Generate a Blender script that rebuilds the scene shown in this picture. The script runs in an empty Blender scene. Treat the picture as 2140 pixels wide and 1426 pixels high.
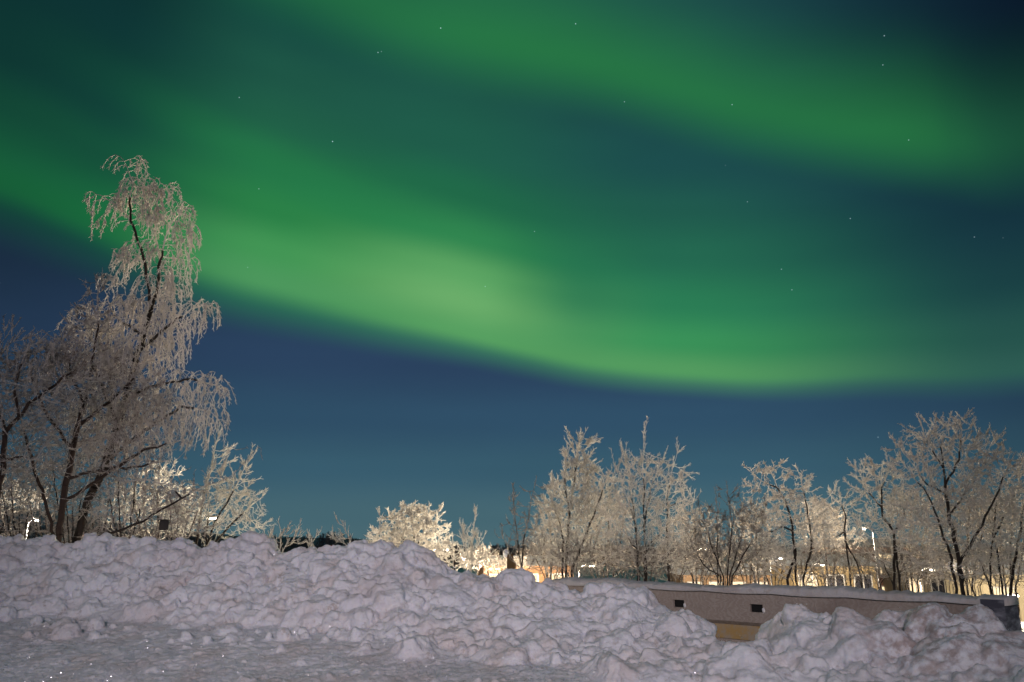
import bpy, bmesh, math, random
import numpy as np
from mathutils import Vector

# ------------------------------------------------------------------ camera / world / light
S = bpy.context.scene
COL = S.collection
CAMZ, PITCH, FPX = 1.6, math.radians(14.6), 1664.0
cam_d = bpy.data.cameras.new("camera"); cam = bpy.data.objects.new("camera", cam_d)
COL.objects.link(cam); S.camera = cam
cam_d.sensor_width = 36; cam_d.lens = 36 * FPX / 2140; cam_d.clip_end = 8000
cam.location = (0, 0, CAMZ); cam.rotation_euler = (math.pi / 2 + PITCH, 0, 0)
S.view_settings.view_transform = 'Standard'; S.view_settings.look = 'None'
S.view_settings.exposure = 0; S.view_settings.gamma = 1
LAMP_POS = (-1.5, -11.0, 8.6); LAMP_W = 9200

cp, sp = math.cos(PITCH), math.sin(PITCH)
def W(px, py, D):
    """world point seen at photo position (px,py), D metres ahead"""
    a = (px - 1070) / FPX; b = (713 - py) / FPX
    dy = cp - b * sp; k = D / dy
    return np.array((a * k, D, CAMZ + (sp + b * cp) * k))
def AE(px, py):
    a = (px - 1070) / FPX; b = (713 - py) / FPX
    d = np.array((a, cp - b * sp, sp + b * cp)); d /= np.linalg.norm(d)
    return math.atan2(d[0], d[1]), math.asin(d[2]), d
def lin(c):
    o = []
    for v in c:
        v /= 255.0
        o.append(v / 12.92 if v <= .04045 else ((v + .055) / 1.055) ** 2.4)
    return tuple(o)
def lin4(c): return lin(c) + (1.0,)

class NT:
    """tiny helper to wire shader nodes"""
    def __init__(s, tree): s.t = tree; s.n = tree.nodes; s.l = tree.links
    def put(s, sock, v):
        if v is None: return
        if isinstance(v, bpy.types.NodeSocket): s.l.new(v, sock)
        else:
            if sock.type == 'RGBA' and len(v) == 3: v = tuple(v) + (1.,)
            sock.default_value = v
    def node(s, typ, **kw):
        n = s.n.new(typ)
        for k, v in kw.items(): setattr(n, k, v)
        return n
    def math(s, op, a, b=None, c=None, clamp=False):
        n = s.n.new('ShaderNodeMath'); n.operation = op; n.use_clamp = clamp
        s.put(n.inputs[0], a); s.put(n.inputs[1], b); s.put(n.inputs[2], c)
        return n.outputs[0]
    def vmath(s, op, a, b=None, out=0):
        n = s.n.new('ShaderNodeVectorMath'); n.operation = op
        s.put(n.inputs[0], a); s.put(n.inputs[1], b)
        return n.outputs[out]
    def mapr(s, v, a, b, c=0., d=1., smooth=True):
        n = s.n.new('ShaderNodeMapRange'); n.interpolation_type = 'SMOOTHSTEP' if smooth else 'LINEAR'
        s.put(n.inputs[0], v); s.put(n.inputs[1], a); s.put(n.inputs[2], b); s.put(n.inputs[3], c); s.put(n.inputs[4], d)
        return n.outputs[0]
    def ramp(s, v, stops, interp='EASE', raw=False):
        n = s.n.new('ShaderNodeValToRGB'); cr = n.color_ramp; cr.interpolation = interp
        s.put(n.inputs[0], v)
        stops = sorted(stops, key=lambda q: q[0])
        while len(cr.elements) > 1: cr.elements.remove(cr.elements[-1])
        cr.elements[0].position = stops[0][0]
        cr.elements[0].color = stops[0][1] if raw else lin4(stops[0][1])
        for p, c in stops[1:]:
            e = cr.elements.new(p); e.color = c if raw else lin4(c)
        return n.outputs[0]
    def curve(s, v, pts):
        n = s.n.new('ShaderNodeFloatCurve'); s.put(n.inputs['Value'], v)
        c = n.mapping.curves[0]; pts = sorted(pts)
        c.points[0].location = pts[0]; c.points[1].location = pts[-1]
        for p in pts[1:-1]: c.points.new(*p)
        n.mapping.update(); return n.outputs[0]
    def mix(s, f, a, b, mode='MIX'):
        n = s.n.new('ShaderNodeMix'); n.data_type = 'RGBA'; n.blend_type = mode
        s.put(n.inputs[0], f); s.put(n.inputs[6], a); s.put(n.inputs[7], b)
        return n.outputs[2]
    def noise(s, vec, scale, detail=3, rough=.5, out=0):
        n = s.n.new('ShaderNodeTexNoise'); s.put(n.inputs['Vector'], vec)
        n.inputs['Scale'].default_value = scale; n.inputs['Detail'].default_value = detail
        n.inputs['Roughness'].default_value = rough
        return n.outputs[out]

def build_world():
    w = bpy.data.worlds.new("World"); S.world = w; w.use_nodes = True
    t = NT(w.node_tree); t.n.clear()
    tc = t.node('ShaderNodeTexCoord').outputs['Generated']
    nv = t.vmath('NORMALIZE', tc)
    sx = t.node('ShaderNodeSeparateXYZ'); t.put(sx.inputs[0], nv)
    X, Y, Z = sx.outputs
    u = t.math('ARCTAN2', X, Y); v = t.math('ARCSINE', Z)
    # gentle large scale waviness of the curtains
    nz = t.noise(nv, 2.2, 2, .45)
    wob = t.math('MULTIPLY', t.math('SUBTRACT', nz, .5), .07)
    U0, U1 = -.8, .8; V1 = 1.0
    un = t.mapr(u, U0, U1, 0., 1., smooth=False)
    un_ = lambda a: (a - U0) / (U1 - U0)
    def edge(pts):
        q = []
        for px, py in pts:
            a, e, _ = AE(px, py); q.append((un_(a), e / V1))
        q = [(0., q[0][1] + (q[0][1] - q[1][1]) * 1.2)] + q + [(1., q[-1][1] + .02)]
        return t.curve(un, [(a, max(0, min(1, b))) for a, b in q])
    # main curtain, lower border
    e1 = edge([(0, 450), (120, 500), (250, 555), (420, 612), (700, 680), (900, 722), (1100, 770), (1250, 798), (1500, 815), (1800, 810), (2140, 806)])
    d1 = t.math('ADD', t.math('SUBTRACT', v, e1), t.math('MULTIPLY', wob, .35))
    K = .00058                                   # radians per photo pixel up in the sky
    dn = t.mapr(d1, 0., 600 * K, 0., 1., smooth=False)
    P = lambda px: px / 600.
    left = t.ramp(dn, [(0, (20, 84, 60)), (P(50), (27, 108, 61)), (P(110), (29, 110, 65)), (P(190), (25, 90, 63)), (P(280), (20, 72, 62)), (P(400), (16, 58, 57)), (1, (12, 44, 46))])
    lmid = t.ramp(dn, [(0, (46, 120, 85)), (P(60), (76, 150, 92)), (P(130), (66, 148, 84)), (P(210), (44, 130, 72)), (P(300), (36, 112, 70)), (P(390), (33, 95, 72)), (P(480), (30, 86, 70)), (1, (22, 72, 66))])
    mid = t.ramp(dn, [(0, (60, 128, 92)), (P(40), (84, 155, 94)), (P(110), (100, 164, 100)), (P(180), (86, 156, 93)), (P(250), (46, 130, 78)), (P(340), (33, 106, 73)), (P(430), (32, 93, 75)), (1, (30, 84, 72))])
    rmid = t.ramp(dn, [(0, (72, 134, 98)), (P(35), (84, 156, 96)), (P(95), (58, 144, 88)), (P(180), (44, 126, 86)), (P(280), (36, 104, 80)), (P(380), (33, 92, 78)), (P(480), (29, 78, 77)), (1, (28, 70, 74))])
    right = t.ramp(dn, [(0, (46, 88, 88)), (P(35), (48, 96, 86)), (P(100), (40, 88, 80)), (P(200), (30, 74, 74)), (P(320), (27, 68, 74)), (P(430), (27, 62, 74)), (1, (22, 54, 66))])
    au = [AE(x, 600)[0] for x in (150, 560, 950, 1420, 2100)]
    c = left
    for k, rmp in enumerate((lmid, mid, rmid, right)):
        c = t.mix(t.mapr(u, au[k], au[k + 1]), c, rmp)
    # fold in the curtain with a crisp right side
    def blob(px, py, rx, ry, rot=0., skew=None):
        a0, e0, _ = AE(px, py)
        dx = t.math('SUBTRACT', u, a0); dy = t.math('SUBTRACT', v, e0)
        cr, sr = math.cos(rot), math.sin(rot)
        xx = t.math('ADD', t.math('MULTIPLY', dx, cr), t.math('MULTIPLY', dy, sr))
        yy = t.math('SUBTRACT', t.math('MULTIPLY', dy, cr), t.math('MULTIPLY', dx, sr))
        xx = t.math('DIVIDE', xx, rx * K); yy = t.math('DIVIDE', yy, ry * K)
        r2 = t.math('ADD', t.math('MULTIPLY', xx, xx), t.math('MULTIPLY', yy, yy))
        return t.math('EXPONENT', t.math('MULTIPLY', r2, -1.)), xx
    b1, xx = blob(985, 600, 190, 90, -.25)
    b1 = t.math('MULTIPLY', b1, t.mapr(xx, .15, .75, 1., 0.))
    def addc(c, f, col):
        s_ = t.mix(1., (0, 0, 0, 1), col, 'MIX')
        n = t.node('ShaderNodeVectorMath'); n.operation = 'SCALE'
        n.inputs[0].default_value = col[:3]; t.put(n.inputs[3], f)
        return t.vmath('ADD', c, n.outputs[0])
    c = addc(c, b1, (.018, .045, .016))
    b4, _ = blob(640, 375, 400, 55, -.30)
    c = t.mix(t.math('MULTIPLY', b4, .4), c, lin4((38, 128, 74)))
    b5, _ = blob(120, 330, 230, 45, -.15)
    c = t.mix(t.math('MULTIPLY', b5, .35), c, lin4((20, 74, 60)))
    b3, _ = blob(1215, 600, 95, 95, .3)
    c = t.mix(t.math('MULTIPLY', b3, .55), c, lin4((38, 116, 82)))
    # base night sky under the curtain
    ve = lambda y: AE(1070, y)[1]
    base = t.ramp(t.math('DIVIDE', v, .6), [(0, (76, 106, 114)), (ve(1080) / .6, (70, 103, 114)), (ve(980) / .6, (56, 91, 109)), (ve(880) / .6, (48, 79, 103)), (ve(760) / .6, (43, 66, 94)), (ve(620) / .6, (36, 57, 82)), (ve(480) / .6, (28, 46, 66)), (1, (16, 34, 54))])
    side = t.mapr(t.math('ABSOLUTE', u), .25, .7, 1., .62)
    sidec = t.node('ShaderNodeVectorMath'); sidec.operation = 'SCALE'; t.put(sidec.inputs[0], base); t.put(sidec.inputs[3], side)
    wdt = t.mapr(u, AE(0, 400)[0], AE(1500, 800)[0], .045, .017)
    m1 = t.mapr(d1, t.math('MULTIPLY', wdt, -1.), wdt)
    # aurora fades away far outside the picture
    fade = t.mapr(t.math('ABSOLUTE', u), 1.0, 1.9, 1., 0.)
    m1 = t.math('MULTIPLY', m1, fade)
    c = t.mix(m1, sidec.outputs[0], c)
    # upper curtain
    e2 = edge([(0, -420), (420, -40), (560, 10), (700, 62), (850, 118), (1000, 158), (1200, 205), (1400, 258), (1600, 312), (1800, 348), (1950, 370), (2140, 392)])
    d2 = t.math('ADD', t.math('SUBTRACT', v, e2), t.math('MULTIPLY', wob, .5))
    w2 = t.mapr(d2, -55 * K, 95 * K)
    f2 = t.math('POWER', t.math('SUBTRACT', 1., t.mapr(d2, 40 * K, 360 * K, 0., 1.)), 1.4)
    i2 = t.curve(un, [(0, 0.), (un_(AE(400, 0)[0]), .25), (un_(AE(560, 0)[0]), .55), (un_(AE(800, 60)[0]), .75), (un_(AE(1200, 130)[0]), 1.), (un_(AE(1600, 220)[0]), .95), (un_(AE(1850, 300)[0]), .95), (un_(AE(2000, 330)[0]), .7), (un_(AE(2140, 380)[0]), .42), (1, .1)])
    a2 = t.math('MULTIPLY', t.math('MULTIPLY', w2, f2), i2)
    # the sky darkens to the upper right corner and at the far left top
    bR, _ = blob(2300, 20, 400, 400)
    c = t.mix(t.math('MULTIPLY', bR, .95), c, lin4((8, 16, 36)))
    bR2, _ = blob(2200, 480, 260, 130, -.25)
    c = t.mix(t.math('MULTIPLY', bR2, .2), c, lin4((22, 42, 66)))
    bL, _ = blob(-60, 60, 330, 260)
    c = t.mix(t.math('MULTIPLY', bL, .6), c, lin4((10, 36, 40)))
    # dark wedge under the upper curtain
    bD, _ = blob(1650, 400, 420, 55, -.16)
    c = t.mix(t.math('MULTIPLY', bD, .15), c, lin4((24, 54, 78)))
    c = t.mix(t.math('MULTIPLY', a2, .76), c, lin4((42, 128, 66)))
    # faint streaks
    mp = t.node('ShaderNodeMapping'); t.put(mp.inputs[0], nv); mp.inputs['Rotation'].default_value = (0, .55, 0); mp.inputs['Scale'].default_value = (1.2, 1.2, 6)
    st = t.mapr(t.noise(mp.outputs[0], 2.5, 3, .5), .3, .7, .97, 1.03)
    sc = t.node('ShaderNodeVectorMath'); sc.operation = 'SCALE'; t.put(sc.inputs[0], c); t.put(sc.inputs[3], st); c = sc.outputs[0]
    # stars
    stars = [(921, 59, 1.), (790, 110, .7), (1203, 50, .8), (695, 296, 1.), (1848, 75, .6), (1530, 219, .6), (1305, 213, .5), (500, 204, .55), (541, 395, .45),
             (1014, 599, .45), (1777, 457, .5), (1633, 563, .5), (1655, 606, .5), (1117, 484, .4), (1562, 422, .35), (1845, 136, .5), (1899, 293, .5), (1835, 914, .4), (797, 108, .3)]
    tot = None
    for px, py, b in stars:
        d = AE(px, py)[2]
        n = t.node('ShaderNodeVectorMath'); n.operation = 'DISTANCE'; t.put(n.inputs[0], nv); n.inputs[1].default_value = d
        m = t.mapr(n.outputs['Value'], .0003, .0009, b * .75, 0.)
        tot = m if tot is None else t.math('ADD', tot, m)
    vo = t.node('ShaderNodeTexVoronoi'); t.put(vo.inputs['Vector'], nv); vo.inputs['Scale'].default_value = 26
    sep = t.node('ShaderNodeSeparateColor'); t.put(sep.inputs[0], vo.outputs['Color'])
    br = t.math('MULTIPLY', t.math('POWER', sep.outputs[0], 3.), .32)
    m = t.math('MULTIPLY', t.mapr(vo.outputs['Distance'], .010, .026, 1., 0.), br)
    tot = t.math('ADD', tot, t.math('MULTIPLY', m, t.mapr(v, .05, .2)))
    c = addc(c, tot, (.55, .75, .85))
    # below the horizon: snow-lit dark
    c = t.mix(t.mapr(v, -.03, -.005), lin4((40, 50, 58)), c)
    bg = t.node('ShaderNodeBackground'); t.put(bg.inputs[0], c); bg.inputs[1].default_value = 1.
    out = t.node('ShaderNodeOutputWorld'); t.l.new(bg.outputs[0], out.inputs[0])
build_world()

# moonlight: one weak sun
sd = bpy.data.lights.new("moon_light", 'SUN'); sd.energy = .045; sd.angle = math.radians(.5); sd.color = (1, .97, .92)
so = bpy.data.objects.new("moon_light", sd); COL.objects.link(so); so.rotation_euler = (math.radians(58), 0, math.radians(-28))
# ------------------------------------------------------------------ materials
def newmat(name):
    m = bpy.data.materials.new(name); m.use_nodes = True; t = NT(m.node_tree); t.n.clear()
    out = t.node('ShaderNodeOutputMaterial'); return m, t, out
def pbsdf(t, col, rough=.8, **kw):
    b = t.node('ShaderNodeBsdfPrincipled'); t.put(b.inputs['Base Color'], col); t.put(b.inputs['Roughness'], rough)
    for k, v in kw.items(): t.put(b.inputs[k.replace('_', ' ')], v)
    return b
def bump(t, h, strength=.4, dist=.02):
    n = t.node('ShaderNodeBump'); t.put(n.inputs['Height'], h); n.inputs['Strength'].default_value = strength; n.inputs['Distance'].default_value = dist
    return n.outputs[0]
def mat_snow(name='snow', dirt=1., bd=.02):
    m, t, out = newmat(name)
    pos = t.node('ShaderNodeNewGeometry').outputs['Position']
    n1 = t.noise(pos, 2.3, 4, .6); n2 = t.noise(pos, 11, 4, .6); n3 = t.noise(pos, 48, 3, .6); n4 = t.noise(pos, .8, 2, .5)
    c = t.mix(t.mapr(n1, .42, .72), (.84, .86, .92, 1), (.78, .73, .73, 1))
    c = t.mix(t.math('MULTIPLY', t.mapr(n2, .58, .76), .55 * dirt), c, (.50, .42, .36, 1))
    dp = t.node('ShaderNodeVectorMath'); dp.operation = 'DISTANCE'; t.put(dp.inputs[0], pos); dp.inputs[1].default_value = tuple(W(1985, 1335, 7.6))
    dm_ = t.math('MULTIPLY', t.mapr(dp.outputs['Value'], .35, 1.3, 1., 0.), t.mapr(n2, .38, .62))
    c = t.mix(t.math('MULTIPLY', dm_, .75 * dirt), c, (.38, .29, .27, 1))           # grit the plough dragged along
    c = t.mix(t.math('MULTIPLY', t.mapr(n4, .5, .7), .35 * dirt), c, (.66, .60, .62, 1))
    c = t.mix(t.math('MULTIPLY', t.mapr(t.noise(pos, 5., 4, .7), .60, .70), .5 * dirt), c, (.36, .29, .24, 1))
    c = t.mix(t.math('MULTIPLY', t.mapr(t.noise(pos, 38., 2, .5), .74, .80), .7 * dirt), c, (.12, .09, .08, 1))
    h = t.math('ADD', t.math('MULTIPLY', n2, .8), t.math('MULTIPLY', n3, .7))
    b = pbsdf(t, c, .62, Normal=bump(t, h, .55, bd))
    b.inputs['Specular IOR Level'].default_value = .3
    b.inputs['Subsurface Weight'].default_value = .45; b.inputs['Subsurface Radius'].default_value = (.05, .06, .08); b.inputs['Subsurface Scale'].default_value = 1.
    t.l.new(b.outputs[0], out.inputs[0]); return m
def mat_simple(name, col, rough=.8, var=.25, scale=8, bd=.01, emit=None, es=1.):
    m, t, out = newmat(name)
    pos = t.node('ShaderNodeNewGeometry').outputs['Position']
    n = t.noise(pos, scale, 4, .6)
    c = t.mix(n, tuple(x * (1 - var) for x in col[:3]) + (1,), tuple(min(1, x * (1 + var)) for x in col[:3]) + (1,))
    b = pbsdf(t, c, rough, Normal=bump(t, n, .4, bd))
    if emit: b.inputs['Emission Color'].default_value = emit + (1,); b.inputs['Emission Strength'].default_value = es
    t.l.new(b.outputs[0], out.inputs[0]); return m
def mat_frost(name, frost, bark, amt=(.35, .6), transl=.35):
    """frost needles on thin bark twigs: soft, lets light through"""
    m, t, out = newmat(name)
    pos = t.node('ShaderNodeNewGeometry').outputs['Position']
    n = t.noise(pos, 16, 3, .6); n2 = t.noise(pos, 2.0, 2, .5)
    f = t.mapr(t.math('ADD', t.math('MULTIPLY', n, .6), t.math('MULTIPLY', n2, .4)), amt[0], amt[1])
    c = t.mix(f, bark + (1,), frost + (1,))
    d = t.node('ShaderNodeBsdfDiffuse'); t.put(d.inputs[0], c)
    tr = t.node('ShaderNodeBsdfTranslucent'); t.put(tr.inputs[0], c)
    mx = t.node('ShaderNodeMixShader'); mx.inputs[0].default_value = transl
    t.l.new(d.outputs[0], mx.inputs[1]); t.l.new(tr.outputs[0], mx.inputs[2]); t.l.new(mx.outputs[0], out.inputs[0]); return m
def mat_emit(name, col, s):
    m, t, out = newmat(name); e = t.node('ShaderNodeEmission'); e.inputs[0].default_value = col + (1,); e.inputs[1].default_value = s
    t.l.new(e.outputs[0], out.inputs[0]); return m

M = {}
M['snow'] = mat_snow(); M['snow_clean'] = mat_snow('clean_snow', .3, .012); M['snow_crust'] = mat_snow('greyish_snow_crust', .9, .02)
for n_ in M['snow_crust'].node_tree.nodes:
    if n_.type == 'MIX' and not n_.inputs[6].is_linked: n_.inputs[6].default_value = (.62, .60, .60, 1); n_.inputs[7].default_value = (.54, .49, .47, 1)
M['bark'] = mat_simple('bark', (.028, .020, .017), .9, .5, 14, .02)
M['bark_red'] = mat_simple('reddish_bark', (.040, .024, .019), .9, .4, 14, .02)
M['frost_near'] = mat_frost('hoarfrost_over_brown_twigs', (.88, .84, .80), (.50, .44, .40), (.30, .52), .3)
M['frost_dark'] = mat_frost('thin_hoarfrost_on_dark_twigs', (.72, .67, .64), (.20, .16, .14), (.34, .58), .25)
M['frost_white'] = mat_frost('thick_white_hoarfrost', (.86, .84, .80), (.55, .50, .44), (.25, .5), .45)
M['frost_mid'] = mat_frost('grey_white_hoarfrost', (.92, .89, .85), (.56, .50, .44), (.26, .46), .42)
M['frost_back'] = mat_frost('fine_frost_on_brown_twigs', (.56, .52, .47), (.16, .12, .09), (.30, .56), .35)
M['frost_dim'] = mat_frost('sparse_hoarfrost', (.60, .57, .54), (.16, .13, .11), (.34, .58), .38)

# ------------------------------------------------------------------ object helpers
def tag(o, label=None, cat=None, group=None, kind=None):
    if label: o['label'] = label
    if cat: o['category'] = cat
    if group: o['group'] = group
    if kind: o['kind'] = kind
    return o
def empty(name, loc=(0, 0, 0), rz=0):
    o = bpy.data.objects.new(name, None); COL.objects.link(o); o.location = loc; o.rotation_euler = (0, 0, rz)
    o.empty_display_size = .2; return o
def mesh_obj(name, verts, faces, mat, parent=None, smooth=False):
    me = bpy.data.meshes.new(name)
    if isinstance(faces, np.ndarray):
        nv, nf, k = len(verts), len(faces), faces.shape[1]
        me.vertices.add(nv); me.vertices.foreach_set('co', np.asarray(verts, np.float32).ravel())
        me.loops.add(nf * k); me.loops.foreach_set('vertex_index', faces.astype(np.int32).ravel())
        me.polygons.add(nf); me.polygons.foreach_set('loop_start', np.arange(0, nf * k, k, dtype=np.int32))
        me.polygons.foreach_set('loop_total', np.full(nf, k, np.int32))
        me.polygons.foreach_set('use_smooth', np.full(nf, smooth, bool)); me.update(calc_edges=True)
    else:
        me.from_pydata([tuple(map(float, v)) for v in verts], [], faces); me.update()
        if smooth:
            for p in me.polygons: p.use_smooth = True
    if mat: me.materials.append(mat)
    o = bpy.data.objects.new(name, me); COL.objects.link(o)
    if parent: o.parent = parent
    return o
class BM:
    def __init__(s): s.b = bmesh.new()
    def box(s, x0, x1, y0, y1, z0, z1, bev=0.):
        v = [s.b.verts.new((x, y, z)) for x in (x0, x1) for y in (y0, y1) for z in (z0, z1)]
        fs = [s.b.faces.new([v[i] for i in q]) for q in ((0, 1, 3, 2), (4, 6, 7, 5), (0, 4, 5, 1), (2, 3, 7, 6), (0, 2, 6, 4), (1, 5, 7, 3))]
        if bev:
            es = list({e for f in fs for e in f.edges}); bmesh.ops.bevel(s.b, geom=es, offset=bev, segments=2, affect='EDGES')
        return s
    def tube(s, p0, p1, r0, r1, n=8, cap=True):
        p0, p1 = Vector(p0), Vector(p1); d = (p1 - p0).normalized()
        a = d.orthogonal().normalized(); b = d.cross(a)
        A = [s.b.verts.new(p0 + (a * math.cos(2 * math.pi * i / n) + b * math.sin(2 * math.pi * i / n)) * r0) for i in range(n)]
        B = [s.b.verts.new(p1 + (a * math.cos(2 * math.pi * i / n) + b * math.sin(2 * math.pi * i / n)) * r1) for i in range(n)]
        for i in range(n): s.b.faces.new((A[i], A[(i + 1) % n], B[(i + 1) % n], B[i]))
        if cap: s.b.faces.new(A[::-1]); s.b.faces.new(B)
        return s
    def prism(s, prof, x0, x1):
        """closed profile of (y,z) swept along x"""
        A = [s.b.verts.new((x0, y, z)) for y, z in prof]; B = [s.b.verts.new((x1, y, z)) for y, z in prof]
        n = len(prof)
        for i in range(n): s.b.faces.new((A[i], A[(i + 1) % n], B[(i + 1) % n], B[i]))
        s.b.faces.new(A[::-1]); s.b.faces.new(B); return s
    def build(s, name, mat, parent=None, smooth=False):
        bmesh.ops.recalc_face_normals(s.b, faces=s.b.faces)
        me = bpy.data.meshes.new(name); s.b.to_mesh(me); s.b.free()
        if smooth:
            for p in me.polygons: p.use_smooth = True
        me.materials.append(mat); o = bpy.data.objects.new(name, me); COL.objects.link(o)
        if parent: o.parent = parent
        return o

# ------------------------------------------------------------------ snow bank (height field in metres)
rng = np.random.default_rng(7)
crest_px = [(-260, 1122), (-120, 1118), (0, 1120), (60, 1122), (120, 1131), (155, 1136), (225, 1121), (300, 1132), (380, 1136), (430, 1142), (480, 1134), (505, 1124), (520, 1119), (540, 1126),
            (570, 1146), (620, 1154), (680, 1148), (720, 1140), (752, 1126), (775, 1140), (820, 1142), (850, 1132), (875, 1140), (895, 1160), (940, 1184), (1000, 1198), (1045, 1197), (1090, 1204),
            (1150, 1222), (1195, 1234), (1225, 1224), (1250, 1214), (1295, 1214), (1315, 1226), (1340, 1252), (1395, 1272), (1450, 1284), (1480, 1304), (1496, 1324), (1515, 1334), (1560, 1332), (1580, 1318), (1602, 1284),
            (1650, 1258), (1690, 1264), (1720, 1278), (1770, 1288), (1830, 1296), (1855, 1288), (1880, 1268), (1920, 1274), (1960, 1274), (1990, 1286), (2050, 1294), (2100, 1314), (2140, 1332), (2260, 1340), (2500, 1350)]
Dp = ([-300, 0, 600, 1100, 1300, 1500, 1800, 2140, 2500], [13.6, 13, 12, 10.9, 10.3, 9.6, 8.5, 7.4, 6.6])
GAPX = W(1533, 1328, 9.5)[0]
cw = np.array([W(x, y, np.interp(x, *Dp)) for x, y in crest_px]); cw[:, 2] += np.interp(cw[:, 0], [-3, -1], [.07, 0.])
def vnoise(x, y, s, seed):
    r = np.random.default_rng(seed).random((256, 256)); x = x * s + 100; y = y * s + 100
    xi = np.floor(x).astype(int); yi = np.floor(y).astype(int); fx = x - xi; fy = y - yi
    fx = fx * fx * (3 - 2 * fx); fy = fy * fy * (3 - 2 * fy)
    g = lambda a, b: r[a % 256, b % 256]
    return (g(xi, yi) * (1 - fx) + g(xi + 1, yi) * fx) * (1 - fy) + (g(xi, yi + 1) * (1 - fx) + g(xi + 1, yi + 1) * fx) * fy
def fbm(x, y, s, seed, o=4):
    t = 0; a = 1; n = 0
    for k in range(o): t = t + a * vnoise(x, y, s * 2 ** k, seed + k); n += a; a *= .5
    return t / n
def bank_base(x, y):
    yc = np.interp(x, cw[:, 0], cw[:, 1]); zc = np.interp(x, cw[:, 0], cw[:, 2]) - .05
    s = yc - y
    A = np.interp(x, [-9, -3, 0, 2, 5], [1.12, .98, .86, .66, .55]); A = np.minimum(A, zc - .02)
    L = np.interp(x, [-9, -3, 2, 6], [5.2, 5.6, 6.5, 8])
    ws = np.interp(x, [-9, -2, 3], [1.3, 1.9, 1.7])
    apr = A * np.clip(1 - s / L, 0, 1) ** .85
    k = np.clip(1 - s / ws, 0, 1)
    front = apr + (zc - A) * k ** 1.15 * 1.0 + 0
    back = zc - .04 - np.clip(-s, 0, 3) * .75
    z = np.where(s > 0, front, np.maximum(back, .05 - np.clip(-s - 2, 0, 9) * .1))
    return z, s
def ico(sub):
    bm = bmesh.new(); bmesh.ops.create_icosphere(bm, subdivisions=sub, radius=1.)
    V = np.array([v.co[:] for v in bm.verts]); F = np.array([[v.index for v in f.verts] for f in bm.faces]); bm.free(); return V, F
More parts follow.
